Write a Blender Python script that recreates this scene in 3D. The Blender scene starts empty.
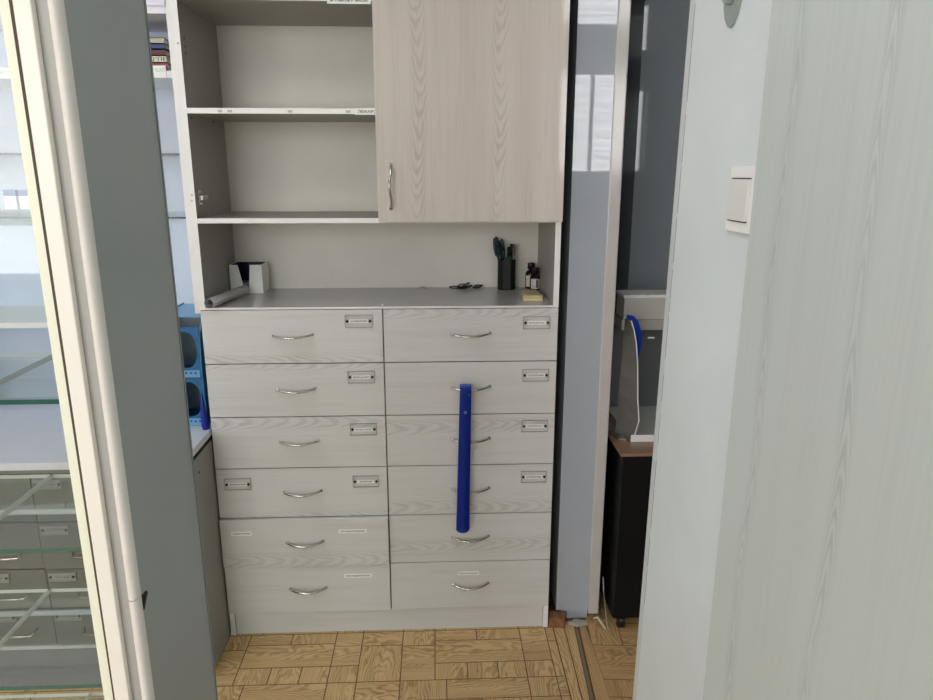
import bpy, bmesh, math, random
from mathutils import Vector, Matrix
random.seed(4)
PI = math.pi
sc = bpy.context.scene
C = sc.collection

# ---------------------------------------------------------------- camera
yaw, pitch, roll = (math.radians(a) for a in (2.4749, 14.4160, 0.0393))
f = Vector((math.sin(yaw)*math.cos(pitch), math.cos(yaw)*math.cos(pitch), -math.sin(pitch)))
r = Vector((math.cos(yaw), -math.sin(yaw), 0)); u = r.cross(f)
r, u = r*math.cos(roll)+u*math.sin(roll), u*math.cos(roll)-r*math.sin(roll)
cd = bpy.data.cameras.new('camera'); cam = bpy.data.objects.new('camera', cd); C.objects.link(cam)
M4 = Matrix((r, u, -f)).transposed().to_4x4(); M4.translation = Vector((-.34437, -1.93746, 1.41822))
cam.matrix_world = M4
cd.sensor_width = 36; cd.lens = 701/933*36; cd.clip_start = .02
sc.camera = cam

# ---------------------------------------------------------------- light and exposure
w = bpy.data.worlds.new('world'); sc.world = w; w.use_nodes = True
w.node_tree.nodes['Background'].inputs[0].default_value = (.75, .85, 1, 1)
w.node_tree.nodes['Background'].inputs[1].default_value = .6
sc.view_settings.view_transform = 'Standard'; sc.view_settings.look = 'None'
sc.view_settings.gamma = 1; sc.view_settings.use_curve_mapping = False
sc.view_settings.exposure = 0.2
WINDOW_MAIN = 6.0
WINDOW_SIDE = 4.8
def area(name, loc, target, sx, sy, power, col):
    d = bpy.data.lights.new(name, 'AREA'); d.shape = 'RECTANGLE'; d.size = sx; d.size_y = sy
    d.energy = power; d.color = col
    o = bpy.data.objects.new(name, d); C.objects.link(o); o.location = loc
    o.rotation_euler = (Vector(target)-Vector(loc)).to_track_quat('-Z', 'Y').to_euler()
    return o
area('ceiling_fill_light', (-1.3, -2.2, 2.9), (-1.1, -1.6, 0), .9, .3, 6, (1, .95, .88))  # added fill from upper left, no fixture belongs to it
area('left_fill_light', (-1.9, -.85, 2.9), (-1.9, -.75, 0), .6, .25, 9, (.80, .90, 1))  # second added fill, bluish, brightens the left side without a fixture

# ---------------------------------------------------------------- materials
def mat(name, col, rough=.5, metal=0., spec=.5, **kw):
    m = bpy.data.materials.new(name); m.use_nodes = True
    nt = m.node_tree; b = nt.nodes['Principled BSDF']
    b.inputs['Base Color'].default_value = (*col, 1); b.inputs['Roughness'].default_value = rough
    b.inputs['Metallic'].default_value = metal; b.inputs['Specular IOR Level'].default_value = spec
    for k, v in kw.items(): b.inputs[k.replace('_', ' ')].default_value = v
    # faint procedural mottling so no surface is dead flat
    tc = nt.nodes.new('ShaderNodeTexCoord'); n = nt.nodes.new('ShaderNodeTexNoise')
    n.inputs['Scale'].default_value = 9; n.inputs['Detail'].default_value = 4
    mx = nt.nodes.new('ShaderNodeMix'); mx.data_type = 'RGBA'; mx.blend_type = 'MULTIPLY'
    mx.inputs[6].default_value = (*col, 1)
    mr = nt.nodes.new('ShaderNodeMapRange'); mr.inputs[3].default_value = .93; mr.inputs[4].default_value = 1.04
    nt.links.new(tc.outputs['Object'], n.inputs['Vector']); nt.links.new(n.outputs[0], mr.inputs[0])
    mx.inputs[0].default_value = 1
    nt.links.new(mr.outputs[0], mx.inputs[7]); nt.links.new(mx.outputs[2], b.inputs['Base Color'])
    return m
def s2l(*c): return tuple(((x/255)/12.92 if x/255 < .04045 else ((x/255+.055)/1.055)**2.4) for x in c)

class NB:
    def __init__(s, nt): s.nt = nt
    def m(s, op, a, b=None, c=None):
        n = s.nt.nodes.new('ShaderNodeMath'); n.operation = op
        for i, x in enumerate((a, b, c)):
            if x is None: continue
            if isinstance(x, (int, float)): n.inputs[i].default_value = x
            else: s.nt.links.new(x, n.inputs[i])
        return n.outputs[0]
    def noise(s, x, y, z, detail=2, rough=.5):
        cb = s.nt.nodes.new('ShaderNodeCombineXYZ')
        for i, q in enumerate((x, y, z)):
            if isinstance(q, (int, float)): cb.inputs[i].default_value = q
            else: s.nt.links.new(q, cb.inputs[i])
        n = s.nt.nodes.new('ShaderNodeTexNoise'); n.inputs['Scale'].default_value = 1
        n.inputs['Detail'].default_value = detail; n.inputs['Roughness'].default_value = rough
        s.nt.links.new(cb.outputs[0], n.inputs['Vector']); return n.outputs[0]

def wood(name, light, dark, along='X', pitch=.026, K=1500., period=.32, half=.045, fig=.7, streak=.5,
         rough=.35, coord='Object', across=None, warp=1.1, spec=.5):
    """printed wood figure: nested V's near each centre line, fine straight streaks elsewhere"""
    m = bpy.data.materials.new(name); m.use_nodes = True; nt = m.node_tree; B = NB(nt)
    b = nt.nodes['Principled BSDF']; b.inputs['Roughness'].default_value = rough
    b.inputs['Specular IOR Level'].default_value = spec
    tc = nt.nodes.new('ShaderNodeTexCoord'); sp = nt.nodes.new('ShaderNodeSeparateXYZ')
    nt.links.new(tc.outputs[coord], sp.inputs[0]); X, Y, Z = sp.outputs
    at = nt.nodes.new('ShaderNodeAttribute'); at.attribute_type = 'OBJECT'; at.attribute_name = 'grain'
    sa = nt.nodes.new('ShaderNodeSeparateXYZ'); nt.links.new(at.outputs['Vector'], sa.inputs[0])
    if coord == 'UV': uu, vv = X, Y
    else:
        uu = {'X': X, 'Y': Y, 'Z': Z}[along]
        vv = {'X': Z, 'Y': X, 'Z': X}[along] if across is None else {'X': X, 'Y': Y, 'Z': Z}[across]
    uu = B.m('ADD', uu, sa.outputs[0]); vv = B.m('SUBTRACT', vv, sa.outputs[1])
    sz = sa.outputs[2]
    n1 = B.noise(B.m('MULTIPLY', uu, 3.), B.m('MULTIPLY', vv, 4.), sz, 2)
    v1 = B.m('ADD', vv, B.m('MULTIPLY', B.m('SUBTRACT', n1, .5), .05))
    if period: v1 = B.m('WRAP', v1, period/2, -period/2)
    n2 = B.noise(B.m('MULTIPLY', uu, 18.), B.m('MULTIPLY', vv, 40.), sz, 3)
    h = B.m('ADD', B.m('DIVIDE', uu, pitch), B.m('MULTIPLY', B.m('MULTIPLY', v1, v1), K))
    n4 = B.noise(B.m('MULTIPLY', uu, 5.), B.m('MULTIPLY', vv, 16.), sz, 2)
    h = B.m('ADD', h, B.m('ADD', B.m('MULTIPLY', n2, warp*.8), B.m('MULTIPLY', n4, warp*2.)))
    s = B.m('SINE', B.m('MULTIPLY', h, 2*PI))
    s = B.m('POWER', B.m('ADD', B.m('MULTIPLY', s, .5), .5), 1.6)
    mk = nt.nodes.new('ShaderNodeMapRange'); mk.interpolation_type = 'SMOOTHSTEP'
    nt.links.new(B.m('ABSOLUTE', v1), mk.inputs[0])
    mk.inputs[1].default_value = half; mk.inputs[2].default_value = half*.35
    n3 = B.noise(B.m('MULTIPLY', uu, 5.), B.m('MULTIPLY', vv, 3.), sz, 1)
    fg = B.m('MULTIPLY', B.m('MULTIPLY', B.m('MULTIPLY', s, mk.outputs[0]), fig), B.m('ADD', .25, B.m('MULTIPLY', n3, 1.1)))
    st = B.noise(B.m('MULTIPLY', uu, 5.), B.m('MULTIPLY', vv, 210.), sz, 3, .6)
    st2 = B.noise(B.m('MULTIPLY', uu, 1.5), B.m('MULTIPLY', vv, 28.), sz, 2, .6)
    sk = B.m('MULTIPLY', B.m('ADD', B.m('SUBTRACT', st, .45), B.m('SUBTRACT', st2, .5)), streak)
    fac = B.m('ADD', fg, sk)
    mx = nt.nodes.new('ShaderNodeMix'); mx.data_type = 'RGBA'; mx.clamp_factor = True
    mx.inputs[6].default_value = (*light, 1); mx.inputs[7].default_value = (*dark, 1)
    nt.links.new(fac, mx.inputs[0]); nt.links.new(mx.outputs[2], b.inputs['Base Color'])
    return m

def thin_glass(name, tint=(.97, .985, .98), power=5., refl=.04):
    m = bpy.data.materials.new(name); m.use_nodes = True; nt = m.node_tree; nt.nodes.clear(); B = NB(nt)
    o = nt.nodes.new('ShaderNodeOutputMaterial'); mix = nt.nodes.new('ShaderNodeMixShader')
    t = nt.nodes.new('ShaderNodeBsdfTransparent'); t.inputs[0].default_value = (*tint, 1)
    g = nt.nodes.new('ShaderNodeBsdfGlossy'); g.inputs['Roughness'].default_value = .02
    lw = nt.nodes.new('ShaderNodeLayerWeight'); lw.inputs[0].default_value = .5
    fac = B.m('ADD', refl, B.m('MULTIPLY', B.m('POWER', lw.outputs['Facing'], power), 1-refl))
    nt.links.new(fac, mix.inputs[0]); nt.links.new(t.outputs[0], mix.inputs[1]); nt.links.new(g.outputs[0], mix.inputs[2])
    nt.links.new(mix.outputs[0], o.inputs[0]); return m

def window_mat(name, strength, col, folds, lo=.55):
    m = bpy.data.materials.new(name); m.use_nodes = True; nt = m.node_tree; nt.nodes.clear(); B = NB(nt)
    o = nt.nodes.new('ShaderNodeOutputMaterial'); e = nt.nodes.new('ShaderNodeEmission')
    tc = nt.nodes.new('ShaderNodeTexCoord'); sp = nt.nodes.new('ShaderNodeSeparateXYZ')
    nt.links.new(tc.outputs['Object'], sp.inputs[0])
    n = B.noise(B.m('MULTIPLY', sp.outputs[0], 1.2), 0., B.m('MULTIPLY', sp.outputs[2], folds), 3, .6)
    st = B.m('MULTIPLY', B.m('ADD', lo, B.m('MULTIPLY', n, 2*(1-lo))), strength)
    e.inputs[0].default_value = (*col, 1); nt.links.new(st, e.inputs[1]); nt.links.new(e.outputs[0], o.inputs[0]); return m

ASHL, ASHD = s2l(220, 219, 217), s2l(178, 175, 170)
m_drawer = wood('ash_laminate_horizontal', ASHL, ASHD, 'X', pitch=.050, K=3000, period=.0, half=.036, fig=.5, streak=.6, warp=1.4, rough=.38)
m_door = wood('ash_laminate_vertical', s2l(220, 211, 204), s2l(180, 170, 162), 'Z', pitch=-.042, K=3600, period=.213, half=.034, fig=.5, streak=.8, warp=1.3, rough=.07, spec=.6)
m_carcass = mat('grey_laminate_carcass', s2l(164, 160, 152), .45)
m_back = mat('back_panel_board', s2l(240, 235, 225), .5)
m_edge = mat('white_edge_band', s2l(246, 245, 242), .4)
m_top = mat('worktop_laminate', s2l(188, 186, 185), .2)
m_chrome = mat('polished_chrome', (.58, .56, .54), .14, 1.)
m_steel = mat('dull_steel', (.5, .48, .45), .35, 1.)
m_dark = mat('dark_gap', s2l(40, 38, 36), .8)
m_black = mat('black_plastic', s2l(20, 22, 24), .35)
m_ink = mat('black_ink', s2l(30, 28, 28), .7)
m_paper = mat('white_paper', s2l(250, 250, 248), .7)
m_cream = mat('cream_paper', s2l(226, 222, 206), .7)
m_acryl = thin_glass('clear_acrylic', (.995, .994, .99), 5., .01)
m_acedge = mat('acrylic_edge', s2l(150, 146, 136), .3)
m_blue = mat('cobalt_plastic', s2l(14, 56, 172), .28)
m_navy = mat('navy_plastic', s2l(12, 14, 60), .4)
m_white = mat('white_painted_wood', s2l(240, 237, 228), .4)
m_bead = mat('cream_glazing_bead', s2l(238, 240, 220), .45)
m_panel = mat('grey_side_panel', s2l(160, 166, 166), .4)
m_glass = thin_glass('pane_glass', (.94, .965, .96))
m_shelfglass = thin_glass('shelf_glass', (.93, .97, .955))
m_gedge = mat('green_glass_edge', s2l(42, 100, 92), .2)
m_gedge2 = mat('teal_glass_edge', s2l(28, 62, 76), .2)
m_pale = mat('pale_glass_edge', s2l(246, 250, 250), .1, spec=1.)  # near-white stands in for the glow along the shelves' far edges
m_bluewall = mat('pale_blue_board', s2l(214, 224, 242), .5)
m_counter = mat('counter_white', s2l(226, 228, 238), .35)
m_lgrey = mat('left_drawer_grey', s2l(98, 108, 106), .45)
m_lside = mat('left_side_grey', s2l(150, 150, 144), .5)
m_wallblue = mat('light_blue_gloss_paint', s2l(230, 239, 241), .35)
m_column = mat('blue_grey_gloss_paint', s2l(182, 189, 198), .02, spec=.9)
m_trim = mat('corner_trim_white', s2l(206, 202, 198), .12, spec=.8)
m_shadewall = mat('shaded_blue_grey_gloss_paint', s2l(142, 149, 154), .02, spec=.7)  # side room's shade is darkened into the blue-grey paint colour
m_ceil = mat('ceiling_white', s2l(225, 225, 222), .8)
m_wallw = mat('wall_plain', s2l(205, 210, 214), .7)
m_leaf = wood('ash_door_leaf', s2l(197, 206, 203), s2l(150, 160, 157), 'Z', pitch=.045, K=26000, period=.135, half=.015, fig=.42, streak=.35, rough=.42, warp=2.4, across='Y')
m_par = wood('parquet_print', s2l(228, 192, 138), s2l(146, 108, 62), 'X', pitch=.07, K=1300, period=0, half=.5, fig=.62, streak=1.0, rough=.42, warp=3.2, coord='UV')
m_par2 = wood('parquet_print_side', s2l(214, 176, 122), s2l(138, 102, 60), 'X', pitch=.07, K=1200, period=0, half=.5, fig=.6, streak=1.0, rough=.45, warp=3.2, coord='UV')
m_groove = mat('parquet_groove', s2l(112, 82, 44), .6)
m_brownwood = wood('brown_block', s2l(150, 104, 70), s2l(92, 58, 36), 'X', pitch=.05, K=500, period=0, half=.5, fig=.6, streak=.8, rough=.6)
m_desk = mat('brown_desk_top', s2l(150, 116, 92), .4)
m_win = window_mat('window_daylight_blind', WINDOW_MAIN, (1, .988, .984), 14)
m_win2 = window_mat('side_window_blind', WINDOW_SIDE, (.98, .98, 1), 46, -.25)

# ---------------------------------------------------------------- mesh helpers
def box(bm, x0, x1, y0, y1, z0, z1, mi=0):
    v = [bm.verts.new((x, y, z)) for x in (x0, x1) for y in (y0, y1) for z in (z0, z1)]
    fs = [(0, 1, 3, 2), (4, 6, 7, 5), (0, 4, 5, 1), (2, 3, 7, 6), (0, 2, 6, 4), (1, 5, 7, 3)]
    out = [bm.faces.new([v[i] for i in q]) for q in fs]
    for q in out: q.material_index = mi
    return out            # faces: -x, +x, -y, +y, -z, +z
def prism(bm, pts, axis, a, b, mi=0):
    def P(p, t):
        return {'X': (t, p[0], p[1]), 'Y': (p[0], t, p[1]), 'Z': (p[0], p[1], t)}[axis]
    A = [bm.verts.new(P(p, a)) for p in pts]; Bv = [bm.verts.new(P(p, b)) for p in pts]
    n = len(pts); fs = [bm.faces.new(A[::-1]), bm.faces.new(Bv)]
    for i in range(n): fs.append(bm.faces.new((A[i], A[(i+1) % n], Bv[(i+1) % n], Bv[i])))
    for q in fs: q.material_index = mi
    bmesh.ops.recalc_face_normals(bm, faces=fs)
    return fs
def tube(bm, pts, rad, n=10, mi=0, sq=1., flat=None):
    pts = [Vector(p) for p in pts]; rings = []
    for i, p in enumerate(pts):
        t = (pts[min(i+1, len(pts)-1)]-pts[max(i-1, 0)]).normalized()
        a = Vector(flat) if flat else (Vector((0, 0, 1)) if abs(t.z) < .9 else Vector((1, 0, 0)))
        s = t.cross(a).normalized(); q = s.cross(t).normalized()
        rr = rad[i] if isinstance(rad, (list, tuple)) else rad
        rings.append([bm.verts.new(p+s*(rr*math.cos(2*PI*k/n))+q*(rr*sq*math.sin(2*PI*k/n))) for k in range(n)])
    fs = []
    for A, B2 in zip(rings, rings[1:]):
        for k in range(n): fs.append(bm.faces.new((A[k], A[(k+1) % n], B2[(k+1) % n], B2[k])))
    for q in fs: q.smooth = True
    fs += [bm.faces.new(rings[0][::-1]), bm.faces.new(rings[-1])]
    for q in fs: q.material_index = mi
    bmesh.ops.recalc_face_normals(bm, faces=fs)
    return fs
def lathe(bm, c, prof, n=20, mi=0, sx=1., sy=1.):
    rings = [[bm.verts.new((c[0]+r_*sx*math.cos(2*PI*k/n), c[1]+r_*sy*math.sin(2*PI*k/n), c[2]+z)) for k in range(n)] for r_, z in prof]
    fs = []
    for A, B2 in zip(rings, rings[1:]):
        for k in range(n):
            q = bm.faces.new((A[k], A[(k+1) % n], B2[(k+1) % n], B2[k])); q.smooth = True; fs.append(q)
    fs += [bm.faces.new(rings[0][::-1]), bm.faces.new(rings[-1])]
    for q in fs: q.material_index = mi
    return fs
def disc_y(bm, x, y, z, rad, th, n=12, mi=0):
    prism(bm, [(x+rad*math.cos(2*PI*k/n), z+rad*math.sin(2*PI*k/n)) for k in range(n)], 'Y', y, y-th, mi)
def text(bm, s, x, y, z, h, wd=None, mi=1, plane='XZ', bold=0.):
    """lettering standing on plane y = const, facing the viewer side (-Y); (x, z) is the centre"""
    cu = bpy.data.curves.new('lettering', 'FONT'); cu.body = s; cu.size = 1; cu.align_x = 'CENTER'; cu.align_y = 'CENTER'
    cu.offset = bold; cu.resolution_u = 2
    o = bpy.data.objects.new('lettering', cu); C.objects.link(o)
    bpy.context.view_layer.update()
    me = bpy.data.meshes.new_from_object(o.evaluated_get(bpy.context.evaluated_depsgraph_get()))
    bpy.data.objects.remove(o); bpy.data.curves.remove(cu)
    xs = [v.co.x for v in me.vertices]; ys = [v.co.y for v in me.vertices]
    if not xs: return
    W, H = max(xs)-min(xs), max(ys)-min(ys); cx, cy = (max(xs)+min(xs))/2, (max(ys)+min(ys))/2
    ky = h/H; kx = (wd/W) if wd else ky
    for v in me.vertices:
        a, b2 = (v.co.x-cx)*kx, (v.co.y-cy)*ky
        v.co = (x+a, y, z+b2) if plane == 'XZ' else (x, y-a, z+b2)
    n0 = len(bm.faces); bm.from_mesh(me); bm.faces.ensure_lookup_table()
    for q in bm.faces[n0:]: q.material_index = mi
    bpy.data.meshes.remove(me)

def origin(o):
    v = Vector((0, 0, 0))
    while o: v += o.location; o = o.parent
    return v
def obj(name, bm, mats, parent=None, bevel=0., at=None, smooth=False):
    """link bm (built in place) as ONE mesh object; children share their thing's origin"""
    base = origin(parent) if parent else Vector(at or (0, 0, 0))
    bmesh.ops.translate(bm, verts=bm.verts, vec=-base)
    bmesh.ops.recalc_face_normals(bm, faces=[q for q in bm.faces if len(q.verts) > 2]) if False else None
    me = bpy.data.meshes.new(name); bm.to_mesh(me); bm.free()
    for m in (mats if isinstance(mats, (list, tuple)) else [mats]): me.materials.append(m)
    o = bpy.data.objects.new(name, me); C.objects.link(o)
    if parent: o.parent = parent
    else: o.location = base
    if bevel:
        bv = o.modifiers.new('bevel', 'BEVEL'); bv.width = bevel; bv.segments = 2; bv.limit_method = 'ANGLE'
    return o
def tag(o, label, cat, group=None):
    o['label'] = label; o['category'] = cat
    if group: o['group'] = group
    return o
def thing(name, label, cat, loc, group=None):
    o = bpy.data.objects.new(name, None); C.objects.link(o); o.location = loc; o.empty_display_size = .05
    bpy.context.view_layer.update(); return tag(o, label, cat, group)
def struct(name, bm, mats, parent=None, bevel=0.):
    o = obj(name, bm, mats, parent, bevel)
    if not parent: o['kind'] = 'structure'
    return o
def nb(): return bmesh.new()
def bx(name, m, parent, *b, bevel=0., mi=None):
    bm = nb(); box(bm, *b); return obj(name, bm, m, parent, bevel)

# ================================================================ SETTING
# floor: printed parquet, a slab with each printed board as its own face and thin grooves between
def floor_tiles(tiles, gap, uvscale=1.):
    bm = nb(); uv = bm.loops.layers.uv.new('UVMap')
    for (x0, x1, y0, y1, hor) in tiles:
        pts = [(x0+gap, y0+gap), (x1-gap, y0+gap), (x1-gap, y1-gap), (x0+gap, y1-gap)]
        if min(x1-x0, y1-y0) < 3*gap: continue
        q = bm.faces.new([bm.verts.new((a, b, 0)) for a, b in pts]); cx, cy = (x0+x1)/2, (y0+y1)/2
        ou, ov = random.uniform(0, 50), random.uniform(-.05, .05)
        for lp, (a, b) in zip(q.loops, pts):
            lp[uv].uv = ((a-cx+ou, b-cy+ov) if hor else (b-cy+ou, a-cx+ov))
    n = len(bm.faces); return bm
PAT = [(0, .267, .05, .152, 1), (0, .13, 0, .05, 1), (.13, .267, 0, .05, 0), (.267, .35, .0, .152, 1),
       (.35, .475, .065, .222, 0), (.267+.083, .475, 0, .065, 1), (.475, .575, .07, .222, 1), (.475, .575, 0, .07, 0),
       (0, .095, .152, .222, 0), (.095, .185, .152, .222, 0), (.185, .267, .152, .222, 0), (.267, .35, .152, .222, 0),
       (.033, .267, .222, .30, 1), (.267, .35, .222, .30, 0), (.35, .475, .222, .30, 1), (.475, .608, .222, .30, 0)]
tiles = []
for i in range(-5, 3):
    for j in range(-2, 15):
        for a, b, c, d, hor in PAT:
            x0, x1 = -.935+i*.575+a, -.935+i*.575+b; y1, y0 = -j*.30-c, -j*.30-d
            x1 = min(x1, .0165)
            if x0 < x1-.01: tiles.append((x0, x1, y0, y1, hor))
bm = floor_tiles(tiles, .0015); fb = box(bm, -3.9, .0165, -4.4, .45, -.03, -.0006, 1)
struct('floor', bm, [m_par, m_groove])
# side-room floor: boards turned the other way, next to the worn seam
tiles = []
for i in range(0, 8):
    for j in range(-8, 20):
        x0, y1 = .125+i*.3, .35-j*.22
        tiles += [(x0, x0+.1, y1-.22, y1, 0), (x0+.1, x0+.3, y1-.11, y1, 1), (x0+.1, x0+.3, y1-.22, y1-.11, 1)] if (i+j) % 2 else \
                 [(x0, x0+.2, y1-.15, y1, 1), (x0+.2, x0+.3, y1-.15, y1, 0), (x0, x0+.15, y1-.22, y1-.15, 0), (x0+.15, x0+.3, y1-.22, y1-.15, 1)]
tiles = [t for t in tiles if t[1] < 2.45]
bm = floor_tiles(tiles, .0013)
bmesh.ops.rotate(bm, verts=bm.verts, cent=(.125, 0, 0), matrix=Matrix.Rotation(math.radians(-4), 3, 'Z'))
for vv_ in bm.verts:
    if vv_.co.x < .125: vv_.co.x = .125+(.125-vv_.co.x)*.01
box(bm, .0165, 2.5, -4.4, 1.0, -.03, -.0006, 1)
struct('floor', bm, [m_par2, m_groove])
# worn seam in the floor covering: two narrow strips and a grey metal strip between them
for (a0, a1, b0, b1, m, h) in ((.019, .052, .019, .044, m_par, .0), (.055, .086, .048, .064, m_par, .0), (.103, .123, .082, .124, m_par2, 0)):
    bm = nb(); uv = bm.loops.layers.uv.new('UVMap')
    prism(bm, [(b0, -.36), (b1, -.36), (a1, .03), (a0, .03)], 'Z', -.0003, .0009)
    for q in bm.faces:
        for lp in q.loops: lp[uv].uv = (lp.vert.co.y+7*a0, lp.vert.co.x)
    struct('trim_1', bm, [m])
bm = nb(); prism(bm, [(.089, .028), (.097, .028), (.076, -.36), (.066, -.36)], 'Z', -.0002, .0022)
struct('trim_2', bm, [mat('worn_metal_strip', s2l(150, 130, 108), .4, .3)])

H = 3.0
bm = nb(); box(bm, -3.9, .03, .345, .47, 0, H); struct('wall_back', bm, m_bluewall)
bm = nb(); box(bm, -4.0, -3.9, -4.4, .47, 0, H); struct('wall_left', bm, m_wallw)
# front wall (behind the camera) with its window openings
def holed_wall(name, x0, x1, y0, y1, holes, m):
    bm = nb(); xs = sorted({x0, x1, *[h_[0] for h_ in holes], *[h_[1] for h_ in holes]})
    for a, b in zip(xs, xs[1:]):
        hs = sorted([(h_[2], h_[3]) for h_ in holes if h_[0] <= a and h_[1] >= b]); z = 0
        for c, d in hs: box(bm, a, b, y0, y1, z, c); z = d
        box(bm, a, b, y0, y1, z, H)
    return struct(name, bm, m)
holed_wall('wall_front', -3.9, .075, -4.5, -4.4, [(-3.7, -1.0, .85, 2.5)], mat('front_wall_beige', s2l(150, 146, 140), .7))
holed_wall('wall_front', .10, 2.5, -3.75, -3.65, [(.50, 1.64, 1.38, 2.16), (.50, 1.64, 2.46, 2.9)], m_wallw)
def window(x0, x1, z0, z1, yb, m, nx):
    bm = nb(); fw = .03
    box(bm, x0, x1, yb, yb+.05, z0, z0+fw); box(bm, x0, x1, yb, yb+.05, z1-fw, z1)
    for k in range(nx+1):
        xc = x0+(x1-x0)*k/nx; a = min(max(xc-fw/2, x0), x1-fw); box(bm, a, a+fw, yb+.002, yb+.048, z0+fw, z1-fw)
    o = struct('window_1', bm, m_white)
    bx('window_pane', m, o, x0+.01, x1-.01, yb+.01, yb+.015, z0+.01, z1-.01)
window(-3.7, -1.0, .85, 2.5, -4.5, m_win, 4)
window(.50, 1.64, 1.38, 2.16, -3.75, m_win2, 3)
window(.50, 1.64, 2.46, 2.9, -3.75, m_win2, 1)
bm = nb(); box(bm, -3.9, 2.5, -4.5, 1.1, H, H+.1); struct('ceiling', bm, m_ceil)

# right partition: slightly out of plumb at its free end
WX = .075
bm = nb(); prism(bm, [(-4.4, 0), (-.662, 0), (-.756, H), (-4.4, H)], 'X', WX, WX+.025)
struct('wall_right', bm, m_wallblue)
bm = nb(); prism(bm, [(-.674, 0), (-.650, 0), (-.744, H), (-.768, H)], 'X', WX-.0006, WX+.0256)
struct('trim_3', bm, mat('end_trim_white', s2l(214, 220, 222), .35), bevel=.001)
bm = nb()       # hairline cracks between the trim and the painted wall
for k in range(14):
    z0 = .55+k*.088+random.uniform(0, .01); L = random.uniform(.05, .085)
    yy = lambda z: -.6742-.03133*z
    prism(bm, [(yy(z0), z0), (yy(z0)-.0007, z0), (yy(z0+L)-.0006, z0+L), (yy(z0+L), z0+L)], 'X', WX-.0004, WX-.0001)
struct('trim_4', bm, m_dark)
# pier beside the cabinet with its white corner trim
bm = nb(); box(bm, .032, .136, .04, .45, 0.035, H); box(bm, .05, .136, .046, .45, 0, .035)
struct('wall_pier', bm, m_column)
bm = nb(); box(bm, .136, .171, .036, .45, .02, H); struct('trim_5', bm, m_trim, bevel=.004)
# side room
bm = nb(); box(bm, .368, 2.5, .62, .9, 0, H); struct('wall_side_back', bm, m_shadewall)
bm = nb(); box(bm, .171, .368, .80, .9, 0, H); struct('wall_side_back', bm, m_shadewall)
bm = nb(); box(bm, .136, .171, .45, .9, 0, H); struct('wall_side_left', bm, m_shadewall)
bm = nb(); box(bm, 2.4, 2.5, -3.7, .72, 0, H); struct('wall_side_right', bm, m_shadewall)

# open oak-effect door leaf at the right edge
bm = nb(); L0 = Vector((-.013, -1.2, 0)); L1 = Vector((.040, -1.95, 0)); n_ = Vector((.75, .048, 0)).normalized()*.030
prism(bm, [tuple(L0[:2]), tuple(L1[:2]), tuple((L1+n_)[:2]), tuple((L0+n_)[:2])], 'Z', .008, 2.1)
o = struct('door_1', bm, m_leaf, bevel=.0015); o['grain'] = (0.1, -1.255, 3.)

# ================================================================ MAIN CABINET
cab = thing('drawer_cabinet', 'tall pale ash cabinet with twelve drawers, open niche and upper cupboard', 'cabinet', (-.5, .17, 0))
for x0, x1 in ((-1., -.984), (-.016, 0)):
    bm = nb(); fs = prism(bm, [(.003, 0), (.003, .078), (.0175, .078), (.0175, 1.041), (0, 1.041), (0, 2.4), (.335, 2.4), (.335, 0)], 'X', x0, x1)
    for q in fs:
        if abs(q.normal.x) < .5 and q.calc_center_median().y < .1: q.material_index = 1
    obj('side_panel', bm, [m_carcass, m_edge], cab, .0006)
o = bx('plinth', m_drawer, cab, -.984, -.016, .010, .026, 0, .0785, bevel=.0006); o['grain'] = (3., .2, 1.)
bx('back_panel', m_back, cab, -.984, -.016, .325, .334, 0, 2.4)
def board(name, z0, z1, x0, x1, y1=.325, front=m_edge, m=m_carcass, y0=0.):
    bm = nb(); fs = box(bm, x0, x1, y0, y1, z0, z1); fs[2].material_index = 1
    return obj(name, bm, [m, front], cab, .0006)
board('worktop', 1.0415, 1.0475, -.984, -.016, m=m_top)
bx('worktop_core', m_carcass, cab, -.984, -.016, .0175, .325, 1.02, 1.0412)
board('shelf', 1.278, 1.2915, -.984, -.016)
board('shelf', 1.559, 1.573, -.984, -.494)
board('shelf', 1.829, 1.845, -.984, -.494)
board('shelf', 2.384, 2.40, -.984, -.016)
bx('divider', m_carcass, cab, -.508, -.494, .0175, .325, .08, 1.02)
bx('divider', m_carcass, cab, -.494, -.480, .0005, .325, 1.2915, 2.384)
# cupboard door on the right
dr = bx('cupboard_door', m_door, cab, -.4985, 0.0, -.019, -.002, 1.2815, 2.39, bevel=.0012); dr['grain'] = (.2, .324, 2.)
def bow(p0, p1, depth, r0, r1, twist=False):
    """bow pull between two feet on the drawer face, bulging towards the viewer"""
    bm = nb(); p0, p1 = Vector(p0), Vector(p1); d = p1-p0; N = 18; pts = []; rr = []
    for i in range(N+1):
        t = i/N; s = math.sin(PI*t)
        p = p0+d*t+Vector((0, -depth*(s**.75), 0))
        if twist: p += Vector((.0022*math.sin(2*PI*t*1.5), 0, 0))
        else: p += Vector((0, 0, -.004*s))
        pts.append(p); rr.append(r0+(r1-r0)*s)
    tube(bm, pts, rr, 10, 0, .55 if not twist else .8, flat=(0, 0, 1) if not twist else (1, 0, 0))
    for p in (p0, p1): disc_y(bm, p.x, p.y+.001, p.z, .0045, .004, 10)
    return bm
obj('handle', bow((-.463, -.019, 1.432), (-.464, -.019, 1.318), .024, .0040, .0046, True), m_chrome, dr)
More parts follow.
